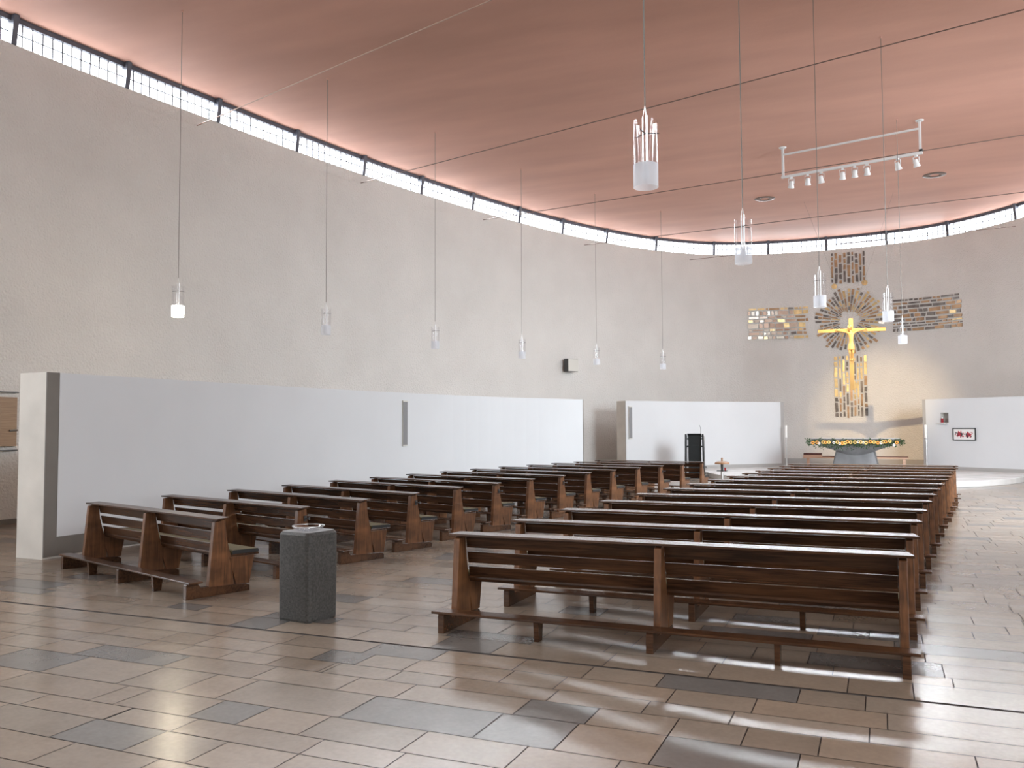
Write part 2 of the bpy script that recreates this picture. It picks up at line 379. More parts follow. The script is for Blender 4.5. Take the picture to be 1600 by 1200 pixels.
# rear wall with entrance glazing on the left
x0, x1, yb = MULL[0][0]-.3, MULL[-1][0]+.3, -9.0
GLZ = [(-13.6, -6.6, 4.4, 4, M['rear_glass']), ]
mb = MB(); xs_ = x0
for (a_, c_, zt, nn, gm) in GLZ:
    mb.box(xs_, a_, yb-.35, yb, 0, 10.06); mb.box(a_, c_, yb-.35, yb, zt, 10.06); mb.box(a_, c_, yb-.35, yb, 0, .1); xs_ = c_
mb.box(xs_, x1, yb-.35, yb, 0, 10.06)
tag(mb.build('wall_back', M['plaster']), kind='structure')
for (ga, gc, ZG, nn, gm) in GLZ:
    for k in range(nn):
        wn += 1; w = (gc-ga)/nn; xa = ga+k*w
        root = empty('window_%d' % wn, (xa, yb-.2, .1)); tag(root, kind='structure')
        mb = MB(); mb.box(.04, w-.04, -.01, .01, .05, ZG-.15); mb.build('pane', gm, root)
        mb = MB(); mb.box(0, .04, -.05, .05, 0, ZG-.1); mb.box(w-.04, w, -.05, .05, 0, ZG-.1); mb.box(.04, w-.04, -.05, .05, 0, .05); mb.box(.04, w-.04, -.05, .05, ZG-.15, ZG-.1); mb.build('frame', M['frame'], root)

# invented, unseen glazed bay: diagonal wall aimed to light the altar end, closed behind
bx, by, bl = 6.55, 14.45, 6.3; ba = math.atan2(.6, .8)
root = empty('wall_added_bay', (bx, by, 0), ba); tag(root, kind='structure')
mb = MB(); mb.box(0, .35, -.3, 0, 0, CEIL); mb.box(bl-.3, bl, -.3, 0, 0, CEIL); mb.box(.35, bl-.3, -.3, 0, 0, 2.0); mb.box(.35, bl-.3, -.3, 0, 8.0, CEIL); mb.build('diagonal_wall', M['plaster'], root)
mb = MB(); d_ = Vector((11.9-bx, 9.6-by, 0)); 
mb.box(0, d_.length, -.3, 0, 0, CEIL); w_ = mb.build('closing_wall', M['plaster'], root)
w_.rotation_euler = (0, 0, math.atan2(d_.y, d_.x)-ba)
for k in range(4):
    wn += 1; w = (bl-.65)/4; lx = .35+k*w
    root = empty('window_%d' % wn, (bx+.8*lx+.6*.12, by+.6*lx-.8*.12, 2.0), ba); tag(root, kind='structure')  # added window, part of the invented bay
    mb = MB(); mb.box(.04, w-.04, -.01, .01, .05, 5.95); mb.build('pane', M['added_bay_glass'], root)
    mb = MB(); mb.box(0, .04, -.05, .05, 0, 6.0); mb.box(w-.04, w, -.05, .05, 0, 6.0); mb.box(.04, w-.04, -.05, .05, 0, .05); mb.box(.04, w-.04, -.05, .05, 5.95, 6.0); mb.build('frame', M['frame'], root)

# ceiling slab
poly = [(p.x+n.x*.6, p.y+n.y*.6) for p, n in zip(PLAN, PN)]+[(x1+.4, yb-.6), (x0-.4, yb-.6)]
mb = MB(); mb.extrude(poly[::-1], CEIL, CEIL+.35); tag(mb.build('ceiling', M['ceiling']), kind='structure')

# floor: individual stone tiles in rows of varying width, dark joints between
rows = [3.39,3.72,4.07,4.315,4.67,5.14,5.47,5.74,6.06,6.405,6.83,7.07,7.46]
rr = random.Random(3)
while rows[-1] < 40: rows.append(rows[-1]+rr.choice([.24,.27,.32,.35,.35,.42,.47]))
while rows[0] > -9.3: rows.insert(0, rows[0]-rr.choice([.24,.27,.32,.35,.35,.42,.47]))
def halfspan(y):
    for i in range(len(PLAN)//2):
        if PLAN[i].y <= y <= PLAN[i+1].y:
            t = (y-PLAN[i].y)/(PLAN[i+1].y-PLAN[i].y+1e-9); return cx-PLAN[i].lerp(PLAN[i+1], t).x
    return 13.0 if y < 0 else 2.0
FIX = {3.72:[(-5.4,-4.6,0),(-4.6,-4.02,1),(-4.02,-3.55,0),(-3.55,-3.05,0)], 4.07:[(-4.55,-4.0,0)], 4.315:[(-4.75,-4.10,0),(-4.10,-3.72,1),(-3.72,-3.25,0),(-3.25,-2.55,0),(-2.55,-1.9,0)],
       4.67:[(-4.2,-3.20,0),(-3.20,-2.26,1),(-2.26,-1.75,1),(-1.75,-1.2,0),(-1.2,-.45,1),(-.45,.2,0)], 5.14:[(-6.1,-5.15,1),(-5.15,-4.3,0),(-4.3,-3.55,0),(-3.55,-3.08,0),(-3.08,-2.2,0),(-2.2,-1.72,1),(-1.72,-1.2,0)],
       5.47:[(-3.9,-3.35,0),(-3.35,-2.9,0),(-2.9,-2.1,0)], 6.06:[(-3.93,-3.3,1),(-3.3,-2.6,0)], 6.405:[(-5.2,-4.3,0),(-4.3,-3.5,0)]}
vs, fs, cols = [], [], []
for k in range(len(rows)-1):
    ya, yc = rows[k], rows[k+1]
    hs = max(halfspan(ya), halfspan(yc))+.3
    gap = .004
    segs = []; fx = FIX.get(ya, [])
    x = cx-hs-rr.random()
    if fx:
        while x < fx[0][0]-.35:
            w = min(rr.uniform(.4,1.0), fx[0][0]-x); segs.append((x, x+w, 0 if rr.random() > .1 else 1)); x += w
        segs.append((x, fx[0][0], 0)); segs += fx; x = fx[-1][1]
    while x < cx+hs:
        w = rr.choice([.42,.55,.65,.8,.95]); segs.append((x, x+w, 0 if rr.random() > .1 else 1)); x += w
    for (a, c, dk) in segs:
        if c-a < .03: continue
        g0 = .02 if abs(ya-6.405) < 1e-3 else gap
        g1 = .02 if abs(yc-6.405) < 1e-3 else gap
        n = len(vs); vs += [(a+gap,ya+g0,0),(c-gap,ya+g0,0),(c-gap,yc-g1,0),(a+gap,yc-g1,0)]; fs.append((n,n+1,n+2,n+3))
        if dk:
            v = rr.uniform(.125,.16); col = (v*1.0, v*.93, v*.85)
        else:
            v = rr.uniform(.19,.245); w_ = rr.uniform(-.03,.03); col = (v*1.10, v*(.88+w_), v*(.67+w_*1.5))
        cols.append(col)
n = len(vs); j0 = len(fs)
hx = 16.5
vs += [(cx-hx,-9.4,-.004),(cx+hx,-9.4,-.004),(cx+hx,40.2,-.004),(cx-hx,40.2,-.004),(cx-hx,-9.4,-.3),(cx+hx,-9.4,-.3),(cx+hx,40.2,-.3),(cx-hx,40.2,-.3)]
fs += [(n,n+1,n+2,n+3),(n+4,n+7,n+6,n+5)]
me = bpy.data.meshes.new('floor'); me.from_pydata(vs, [], fs); me.materials.append(M['floor']); me.materials.append(M['joint'])
me.polygons.foreach_set('material_index', [0]*j0+[1]*2)
ca = me.color_attributes.new('tile', 'FLOAT_COLOR', 'CORNER')
buf = []
for c in cols+[(.1,.1,.1)]*2:
    for _ in range(4): buf += [*c, 1.0]
ca.data.foreach_set('color', buf)
o = bpy.data.objects.new('floor', me); COL.objects.link(o); tag(o, kind='structure')

# baseboard of the curved wall
mb = MB(); strip_wall(mb, range(0, 17*SUB), 0, .10, .02, -.02); tag(mb.build('baseboard_left', M['strip']), kind='structure')
mb = MB(); strip_wall(mb, range(17*SUB, nseg-17*SUB), .17, .42, .02, -.02); tag(mb.build('baseboard_apse', M['skirting']), kind='structure')

# ------------------------------------------------------------------ sanctuary platform
def wall_y(x):
    w = wall_at_x(x); return w[0].y if w else 30
pl = []
for i in range(96):
    t = 2*PI*i/96; x = -.84+5.45*math.cos(t); y = 34.6+7.1*math.sin(t)
    if y > 34.6: y = min(34.6+(y-34.6)*1.3, wall_y(x)-.03)
    pl.append((x, y))
mb = MB(); mb.extrude(pl, 0, .17)
tag(mb.build('altar_platform', M['platform'], bevel=.01), 'low round pale marble platform under the altar, one step above the floor', 'platform')

# ------------------------------------------------------------------ partition walls
def offset_poly(P, d):
    P = [Vector(p) for p in P]; N = normals(P); return [p+n*d for p, n in zip(P, N)]
def ribbon(mb, A, B, z0, z1, m=0):
    for i in range(len(A)-1):
        a, b, c, d = A[i], A[i+1], B[i+1], B[i]
        mb.hexa([(a.x,a.y,z0),(d.x,d.y,z0),(c.x,c.y,z0),(b.x,b.y,z0),(a.x,a.y,z1),(d.x,d.y,z1),(c.x,c.y,z1),(b.x,b.y,z1)], m)
def solid_ribbon(mb, A, B, z0, z1):
    poly = [(p.x,p.y) for p in A]+[(p.x,p.y) for p in B[::-1]]
    mb.extrude(poly[::-1], z0, z1)
def arcsub(P, s0, s1):
    out = []; acc = 0; tot = sum((P[i+1]-P[i]).length for i in range(len(P)-1)); s1 = s1 if s1 > 0 else tot+s1
    for i in range(len(P)-1):
        L = (P[i+1]-P[i]).length
        if acc+L > s0 and not out: out.append(P[i].lerp(P[i+1], (s0-acc)/L))
        if out and acc+L < s1 and acc+L > s0: out.append(P[i+1].copy())
        if acc <= s1 <= acc+L: out.append(P[i].lerp(P[i+1], (s1-acc)/L)); break
        acc += L
    return out
def partition(name, pts, z0, z1, thick, label, strip0, strip1, skirt, sub=5, sm='strip'):
    P = catmull(pts, sub)
    o = Vector((pts[0][0], pts[0][1], 0)); root = empty(name, o); tag(root, label, 'partition wall')
    def B(mb, nm, m, **k):
        mb.v = [(p[0]-o.x, p[1]-o.y, p[2]) for p in mb.v]; return mb.build(nm, m, root, **k)
    mb = MB(); solid_ribbon(mb, offset_poly(P, .025), offset_poly(P, thick), z0, z1); B(mb, 'concrete_core', M['concrete'])
    PP = arcsub(P, strip0, -strip1 if strip1 else -1e-4)
    mb = MB(); solid_ribbon(mb, PP, offset_poly(PP, .025), z0+skirt, z1-.001); B(mb, 'plaster_panel', M['panel'])
    Q = arcsub(P, 0.0001, -1e-4)
    mb = MB(); solid_ribbon(mb, offset_poly(Q, .006), offset_poly(Q, .026), z0+.03, z0+skirt)
    if strip0: A = arcsub(P, .0001, strip0); solid_ribbon(mb, offset_poly(A, .006), offset_poly(A, .026), z0+skirt, z1)
    if strip1: A = arcsub(P, sum((P[i+1]-P[i]).length for i in range(len(P)-1))-strip1, -1e-4); solid_ribbon(mb, offset_poly(A, .006), offset_poly(A, .026), z0+skirt, z1)
    B(mb, 'edge_strip', M[sm])
    return root
partition('partition_wall', [(-10.86,8.64),(-10.76,11.6),(-10.55,14.4),(-10.24,17.2),(-9.78,19.9),(-9.05,22.2),(-8.06,24.3)], 0, 2.65, .58,
          'long curved white partition wall along the left pews', .20, .04, .30)
partition('partition_wall', [(-8.87,31.78),(-7.75,33.05),(-6.55,34.3),(-5.25,35.55),(-3.62,37.05)], .0, 2.82, .62,
          'white partition wall behind the lectern, left of the altar', .02, .16, .30, sm='skirting')
# right-hand partition with its niche, built in its own frame (x along the face, y depth away from the nave)
ang = math.atan2(34.3-36.45, 4.62-1.52)
root = empty('partition_wall', (1.52,36.45,0), ang); tag(root, 'white partition wall right of the altar with a small niche', 'partition wall')
Lw = 7.2; nx0, nx1, nz0, nz1 = .72, 1.03, 1.93, 2.30
mb = MB()
mb.box(0, Lw, .22, .60, 0, 2.82); mb.box(0, nx0, .025, .22, 0, 2.82); mb.box(nx1, Lw, .025, .22, 0, 2.82); mb.box(nx0, nx1, .025, .22, 0, nz0); mb.box(nx0, nx1, .025, .22, nz1, 2.82)
mb.build('concrete_core', M['concrete'], root)
mb = MB(); s0 = .13
mb.box(s0, nx0, 0, .025, .30, 2.82); mb.box(nx1, Lw, 0, .025, .30, 2.82); mb.box(nx0, nx1, 0, .025, .30, nz0); mb.box(nx0, nx1, 0, .025, nz1, 2.82)
mb.build('plaster_panel', M['panel'], root)
mb = MB(); mb.box(0, s0, .004, .025, .03, 2.82); mb.box(s0, Lw, .006, .025, .03, .30); mb.build('edge_strip', M['skirting'], root)
mb = MB(); mb.box(nx0+.002, nx1-.002, .20, .219, nz0+.002, nz1-.002); mb.box(nx1-.012, nx1-.002, .03, .20, nz0+.002, nz1-.002); mb.build('niche_lining', M['skirting'], root)
mb = MB(); mb.box(nx0-.10, nx1+.01, -.09, .0, nz0-.045, nz0); mb.build('niche_shelf', M['white_metal'], root, bevel=.004)
def on_right(x, y, z): return (1.52+x*math.cos(ang)-y*math.sin(ang), 36.45+x*math.sin(ang)+y*math.cos(ang), z)
root = empty('sanctuary_lamp', on_right(.80, -.03, nz0), ang); tag(root, 'small red sanctuary lamp standing on the niche shelf', 'candle lamp')
mb = MB(); mb.lathe([(.001,0),(.042,0),(.048,.02),(.048,.16),(.040,.165),(.040,.02),(.001,.02)], 16); mb.build('red_glass', M['red_glass'], root, smooth=True)
mb = MB(); mb.lathe([(.001,.16),(.052,.16),(.054,.19),(.03,.20),(.001,.20)], 16); mb.build('lid', M['chrome'], root, smooth=True)
# framed picture
root = empty('framed_picture', on_right(1.62, -.002, 1.50), ang); tag(root, 'framed landscape picture of red and dark blotches on the right partition', 'picture')
w, h = .43, .225
mb = MB(); mb.box(-w, w, -.035, 0, h-.03, h); mb.box(-w, w, -.035, 0, -h, -h+.03); mb.box(-w, -w+.03, -.035, 0, -h+.03, h-.03); mb.box(w-.03, w, -.035, 0, -h+.03, h-.03); mb.build('frame', M['black'], root)
mb = MB(); mb.box(-w+.03, w-.03, -.016, 0, -h+.03, h-.03, 0)
r2 = random.Random(5)
for (c0, n) in ((-.17, 45), (.15, 45)):
    for k in range(n):
        a = r2.uniform(0, 2*PI); d = r2.uniform(0, .15); x = c0+d*1.1*math.cos(a); z = d*.75*math.sin(a); s = r2.uniform(.018,.045); q = r2.uniform(0, PI)
        p = [(x+s*math.cos(q+j*PI/2)*r2.uniform(.6,1.5), z+s*math.sin(q+j*PI/2)*r2.uniform(.6,1.5)) for j in range(4)]
        y0 = -.018-.0002*k
        mb.add([(u, y0, v) for u, v in p], [(0,1,2,3)], r2.choice([1,1,2]))
mb.build('picture_sheet', [M['paper'], M['art_red'], M['art_dark']], root)

# ------------------------------------------------------------------ pews
def make_pew(half, dark, hook):
    W_ = M['pew']
    root = empty('church_pew')
    def side(xc):
        x0, x1 = xc-.03, xc+.03
        mb = MB(); mb.prism([(-.065,.095),(.245,.09),(.205,.40),(.15,.62),(.125,.825),(0,.80)], x0, x1); e = mb.build('end_panel', M['pew_v'], root, bevel=.004)
        mb = MB(); mb.prism([(-.325,0),(.445,0),(.445,.062),(.40,.085),(-.16,.115),(-.19,.165),(-.315,.168),(-.325,.15)], x0, x1); mb.build('foot_rail', W_, root, bevel=.004)
        mb = MB(); mb.prism([(.175,.402),(.50,.398),(.44,.083),(.275,.09)], x0, x1); mb.build('seat_support', M['pew_v'], root, bevel=.004)
        return e
    ends = [side(-half+.035+.05), side(0), side(half-.05-.035)]
    mb = MB()   # sloping book ledge with mitred ends
    a, c = half, half-.04
    mb.hexa([(-a,0,.822),(a,0,.822),(c,.165,.829),(-c,.165,.829),(-a,0,.842),(a,0,.842),(c,.165,.850),(-c,.165,.850)])
    mb.build('book_ledge', W_, root, bevel=.003)
    xs = half-.12
    for (z0, z1) in ((.703,.806),(.557,.664),(.378,.523)):
        yf = lambda z: .115+(.825-z)*.22
        mb = MB()
        for s in (-1, 1):
            xa, xb = (-xs, -.031) if s < 0 else (.031, xs)
            mb.prism([(yf(z0)-.0,z0),(yf(z0)+.022,z0),(yf(z1)+.022,z1),(yf(z1),z1)], xa, xb)
        mb.build('back_slat', W_, root, bevel=.003)
    mb = MB(); mb.prism([(.20,.402),(.555,.398),(.56,.422),(.20,.427)], -half+.05, half-.05); mb.build('seat', W_, root, bevel=.004)
    mb = MB(); mb.prism([(.22,.428),(.55,.423),(.56,.437),(.555,.458),(.54,.465),(.235,.472),(.22,.462)], -half+.055, half-.055); mb.mi = [0]*len(mb.f)
    mb.mi[0] = 1; mb.mi[1] = 1
    for k in (3, 4, 5):
        if k < len(mb.mi): mb.mi[k] = 1
    mb.build('seat_cushion', [M['cushion'], M['cushion_edge']], root, bevel=.004)
    mb = MB(); mb.box(-half-.01, half+.01, -.33, -.165, .168, .190); mb.build('kneeler', W_, root, bevel=.005)
    for xm in (-half*.5, half*.5):
        mb = MB(); mb.prism([(-.30,0),(-.21,0),(-.19,.168),(-.315,.168)], xm-.022, xm+.022); mb.build('kneeler_post', W_, root, bevel=.003)
    if hook:
        mb = MB(); mb.box(-.006, .012, -.02, .02, -.035, .035); mb.tube((.01,0,0),(.075,.01,.004), .008, 8); mb.tube((.075,.01,-.014),(.075,.01,.018), .010, 8)
        h = mb.build('bag_hook', M['steel_dark'], root); h.location = (half-.052, .10, .70)
    return root
R_POS = [(-1.752,7.225),(-1.668,8.495),(-1.590,9.80),(-1.485,11.10),(-1.366,12.42),(-1.236,13.67),(-1.120,14.90),(-.985,16.17),(-.850,17.48),(-.713,18.60),(-.595,19.80),(-.470,21.03),(-.335,22.25),(-.238,23.55)]
L_POS = [(-8.310,7.99,-.312),(-8.262,9.34,-.280),(-8.160,10.60,-.295),(-8.068,11.86,-.300),(-8.020,13.22,-.285),(-7.850,14.40,-.280),(-7.721,15.66,-.262),(-7.572,16.95,-.245),(-7.412,18.20,-.245),(-7.215,19.44,-.245),(-6.960,20.68,-.240),(-6.694,21.86,-.225),(-6.420,23.05,-.190),(-6.165,24.35,-.150)]
ORD = ['nearest','second','third','fourth','fifth','sixth','seventh','eighth','ninth','tenth','eleventh','twelfth','thirteenth','fourteenth']
proto = make_pew(1.975, True, False)
for i, (x, y) in enumerate(R_POS):
    o = proto if i == 0 else copy_tree(proto)
    o.location = (x, y, 0); o.rotation_euler = (0, 0, .006)
    lab = 'dark wooden pew with three back slats, nearest to the camera in the long right-hand block' if i == 0 else (
          'dark wooden pew at the altar end of the right-hand block' if i == 13 else '%s dark wooden pew from the camera in the right-hand block' % ORD[i])
    tag(o, lab, 'pew', 'pews of the right-hand block')
protoA = make_pew(1.68, False, False); protoB = make_pew(1.68, False, True)
usedA = usedB = False
for i, (x, y, a) in enumerate(L_POS):
    if i % 2 == 0: o = protoA if not usedA else copy_tree(protoA); usedA = True
    else: o = protoB if not usedB else copy_tree(protoB); usedB = True
    o.location = (x, y, 0); o.rotation_euler = (0, 0, a)
    lab = 'brown wooden pew nearest to the camera in the angled left-hand block' if i == 0 else (
          'brown wooden pew furthest from the camera in the left-hand block, before the lectern' if i == 13 else
          '%s brown wooden pew from the camera in the left-hand block%s' % (ORD[i], ', with a bag hook' if i % 2 else ''))
    tag(o, lab, 'pew', 'pews of the left-hand block')

# ------------------------------------------------------------------ holy water stoup
root = empty('holy_water_stoup', (-5.135,6.975,0), -.14); tag(root, 'grey speckled stone block with a glass water bowl on the floor between the pew blocks', 'holy water font')
def chamfer(w, c, n=4):
    P = []
    for (sx, sy, a0) in ((1,1,0),(-1,1,90),(-1,-1,180),(1,-1,270)):
        for k in range(n+1):
            a = math.radians(a0+90*k/n); P.append((sx*(w-c)+c*math.cos(a), sy*(w-c)+c*math.sin(a)))
    return P
mb = MB(); n_ = None
rings = [(.195,.035,0),(.200,.04,.02),(.205,.05,.40),(.207,.06,.815),(.190,.06,.842)]
for k in range(len(rings)-1):
    A = [(x,y,rings[k][2]) for x,y in chamfer(rings[k][0], rings[k][1])]; Bq = [(x,y,rings[k+1][2]) for x,y in chamfer(rings[k+1][0], rings[k+1][1])]
    n_ = len(A); mb.add(A+Bq, [(i,(i+1)%n_,n_+(i+1)%n_,n_+i) for i in range(n_)])
mb.add([(x,y,0) for x,y in chamfer(.195,.035)], [tuple(range(n_))[::-1]])
mb.build('stone_block', M['stone_dark'], root, smooth=True)
mb = MB(); mb.add([(x,y,.842) for x,y in chamfer(.190,.06)], [tuple(range(n_))]); mb.build('polished_top', M['stone_dark2'], root)
mb = MB(); mb.lathe([(.001,.846),(.10,.846),(.135,.862),(.150,.884),(.154,.884),(.139,.858),(.10,.843),(.001,.843)], 32); mb.build('glass_bowl', M['clear_glass'], root, smooth=True)
mb = MB(); mb.lathe([(.149,.880),(.156,.880),(.156,.888),(.149,.888)], 32, closed=True); mb.build('bowl_rim', M['chrome'], root, smooth=True)

# ------------------------------------------------------------------ pendant lamps
def make_lamp(lit):
    root = empty('pendant_lamp')      # origin at the bottom rim of the glass
    R = .112; H = .61; F = .21
    mb = MB(); mb.lathe([(R,F),(R,H)], 40); mb.build('clear_glass', M['clear_glass'], root, smooth=True)
    mb = MB(); mb.lathe([(R,0),(R,F)], 40); mb.lathe([(R,F),(.001,F)], 40); mb.build('frosted_glass', M['lit_glass' if lit else 'frosted'], root, smooth=True)
    mb = MB(); mb.tube((.014,0,.20),(.014,0,.665), .011, 12); mb.build('stem', M['chrome'], root, smooth=True)
    mb = MB(); mb.tube((-.022,0,.20),(-.022,0,.655), .007, 10); mb.build('guide_rod', M['chrome'], root, smooth=True)
    mb = MB()
    for k in range(3):
        a = .35+k*2*PI/3; mb.tube((0,0,.50),((R+.012)*math.cos(a),(R+.012)*math.sin(a),.50), .0045, 8)
    mb.build('holder_arms', M['steel_dark'], root)
    mb = MB(); mb.lathe([(.001,.05),(.028,.06),(.034,.10),(.030,.16),(.018,.20),(.001,.20)], 20); mb.build('bulb', M['bulb_lit' if lit else 'bulb'], root, smooth=True)
    mb = MB(); mb.tube((.014,0,.66),(0,0,.76), .006, 8, r2=.004); mb.tube((-.022,0,.65),(0,0,.76), .003, 6); mb.build('yoke', M['chrome'], root, smooth=True)
    mb = MB(); mb.tube((0,0,.755),(0,0,CEIL-4.0), .0065, 6); mb.build('cable', M['cable'], root)
    mb = MB(); mb.lathe([(.001,CEIL-4.03),(.022,CEIL-4.02),(.025,CEIL-4.0),(.001,CEIL-4.0)], 20); mb.build('ceiling_cap', M['ceiling'], root, smooth=True)
    return root
LAMPS = [(-12.44,12.70,'lit glass cylinder pendant lamp glowing warm white before the left wall',.9),
         (-11.77,16.60,'unlit glass pendant lamp, next after the glowing one along the left wall',.2),
         (-11.19,20.87,'unlit glass pendant lamp, third from the left along the left wall',2.4),
         (-10.31,24.99,'unlit glass pendant lamp, fourth from the left along the left wall',.2),
         (-9.04,28.74,'small unlit glass pendant lamp right of the square wall speaker',.3),
         (-7.49,32.14,'unlit pendant lamp rightmost of the row along the left wall, above the lectern',.1),
         (-1.90,7.58,'large unlit glass cylinder pendant lamp nearest the camera, against the red ceiling',0.05),
         (-1.62,11.71,'unlit glass pendant lamp hanging in front of the white window strip',.6),
         (-.95,16.62,'unlit glass pendant lamp left of the sunburst mosaic',.1),
         (.22,19.49,'unlit glass pendant lamp between the sunburst and the right mosaic field',.2),
         (.62,25.02,'smallest unlit pendant lamp in front of the right mosaic field',1.0)]
p_un = make_lamp(False); used = False
for i, (x, y, lab, rz) in enumerate(LAMPS):
    if i == 0: o = make_lamp(True)
    elif not used: o = p_un; used = True
    else: o = copy_tree(p_un)
    o.location = (x, y, 4.0); o.rotation_euler = (0,0,rz)
    tag(o, lab, 'pendant lamp', 'glass pendant lamps')

# ------------------------------------------------------------------ tie rods below the ceiling
def rod(pts, label, m):
    r = empty('tie_rod', pts[0]); tag(r, label, 'steel rod', 'thin rods spanning the room under the ceiling')
    o = Vector(pts[0]); mb = MB()
    for a, b in zip(pts, pts[1:]): mb.tube(Vector(a)-o, Vector(b)-o, .012, 8)
    mb.build('rod', m, r, smooth=True)
    mb = MB(); d = (Vector(pts[1])-o).normalized(); mb.tube((0,0,0), d*.10, .035, 10); mb.build('end_sleeve', M['steel_dark'], r)
RD = [((-15.28,16.00,9.2),(2.75,13.2-2.62,9.2)), ((-14.60,21.85,9.2),(2.54,17.32,9.2)), ((-13.22,27.5,9.2),(3.68,25.8,9.45)), ((-11.3,33.0,9.2),(4.39,31.14,9.2)), ((-8.45,37.9,9.2),(5.09,36.39,9.2))]
RLAB = ['thin painted rod crossing the ceiling at the left top, nearest the camera','second thin rod from the camera under the red ceiling','third thin rod from the camera, passing behind the spotlight track',
        'fourth thin rod from the camera under the red ceiling','thin rod furthest away, low in front of the apse window strip']
for k, (a, b) in enumerate(RD):
    a = Vector(a); b = Vector(b)
    ext = b+(b-a)*(.34 if k == 1 else .5)
    while True:                       # stop the far end at the right wall
        w = None
        for i in range(len(PLAN)//2, len(PLAN)-1):
            if PLAN[i+1].y <= ext.y <= PLAN[i].y: w = PLAN[i].lerp(PLAN[i+1], (PLAN[i].y-ext.y)/(PLAN[i].y-PLAN[i+1].y+1e-9)).x
        if w is not None and ext.x > w-.05: ext = ext-(b-a)*.02
        else: break
    pts = []
    for i in range(13):
        t = i/12; p = a.lerp(ext, t); pts.append((p.x, p.y, p.z))
    rod(pts, RLAB[k], M['rod_light'] if k == 0 else M['rod'])

# ------------------------------------------------------------------ spotlight track
A = Vector((-2.44,26.21,0)); B2 = Vector((1.19,25.35,0)); ang2 = math.atan2(B2.y-A.y, B2.x-A.x); LT = (B2-A).length
root = empty('spotlight_track', (A.x, A.y, CEIL), ang2); tag(root, 'white rectangular metal track frame hanging from the ceiling, carrying spotlights', 'light track')
ZB = -.86
for x in (0, LT):
    mb = MB(); mb.box(x-.03, x+.03, -.03, .03, ZB, -.01); mb.build('drop_post', M['white_metal'], root, bevel=.004)
    mb = MB(); mb.lathe([(.001,-.03),(.09,-.03),(.11,0),(.001,0)], 20, (x,0,0)); mb.build('ceiling_plate', M['white_metal'], root, smooth=True)
mb = MB(); mb.box(.03, LT-.03, -.025, .025, -.25, -.20); mb.build('upper_bar', M['white_metal'], root, bevel=.004)
mb = MB(); mb.box(-.05, LT+.05, -.035, .035, ZB-.07, ZB); mb.build('lower_rail', M['white_metal'], root, bevel=.004)
mb = MB(); mb.box(LT-.03, LT+.06, -.045, .045, ZB, ZB+.06); mb.build('end_connector', M['black'], root)
def make_spot():
    r = empty('spotlight')
    mb = MB(); mb.box(-.035, .035, -.03, .03, -.05, 0); mb.build('adapter', M['white_metal'], r, bevel=.003)
    mb = MB(); mb.box(-.085, -.075, -.012, .012, -.21, -.05); mb.box(.075, .085, -.012, .012, -.21, -.05); mb.box(-.085, .085, -.012, .012, -.06, -.05); mb.build('yoke', M['white_metal'], r)
    mb = MB(); mb.lathe([(.001,.10),(.045,.10),(.06,.06),(.068,-.02),(.092,-.11),(.088,-.11),(.06,-.02),(.001,0)], 24)
    h = mb.build('lamp_head', M['white_metal'], r, smooth=True); h.location = (0,0,-.21); h.rotation_euler = (.45,0,0)
    mb = MB(); mb.lathe([(.001,0),(.07,-.045)], 20); l = mb.build('lens', M['mid_grey'], h); l.location = (0,0,-.02)
    return r
ps = make_spot(); used = False
SX = [(-2.208,.35,.2),(-1.746,.15,.0),(-1.377,-.2,.1),(-.792,.1,.0),(-.469,0,.25),(-.15,-.1,.0),(.629,-.6,.4),(1.08,-.5,.0)]
SLAB = ['first white spotlight at the left end of the ceiling track','second white spotlight from the left end of the ceiling track','boxy white spotlight third from the left on the ceiling track','white spotlight leftmost of the three close together in the middle of the track',
        'white spotlight in the middle of the three close together on the track','white spotlight rightmost of the three close together on the track','small tilted white spotlight left of the end one on the track','white spotlight at the right end of the ceiling track']
for k, (x, rz, tl) in enumerate(SX):
    o = ps if not used else copy_tree(ps); used = True
    t = (x-A.x)/(B2.x-A.x); p = A.lerp(B2, t)
    o.location = (p.x, p.y, CEIL+ZB-.07); o.rotation_euler = (0,0,rz); tag(o, SLAB[k], 'spotlight', 'spotlights on the ceiling track')

# recessed round vents in the ceiling
def vent(x, y, lab):
    root = empty('ceiling_vent', (x, y, CEIL)); tag(root, lab, 'vent', 'round vents in the red ceiling')
    mb = MB(); mb.lathe([(.14,-.004),(.20,-.02),(.34,-.012),(.36,0)], 32); mb.build('rim', M['rod'], root, smooth=True)
    mb = MB(); mb.lathe([(.001,-.003),(.14,-.003)], 32); mb.build('grille', M['ceiling'], root)
vent(-3.63, 31.94, 'round dark-rimmed ceiling vent left of the spotlight track'); vent(1.86, 31.18, 'round dark-rimmed ceiling vent right of the spotlight track')

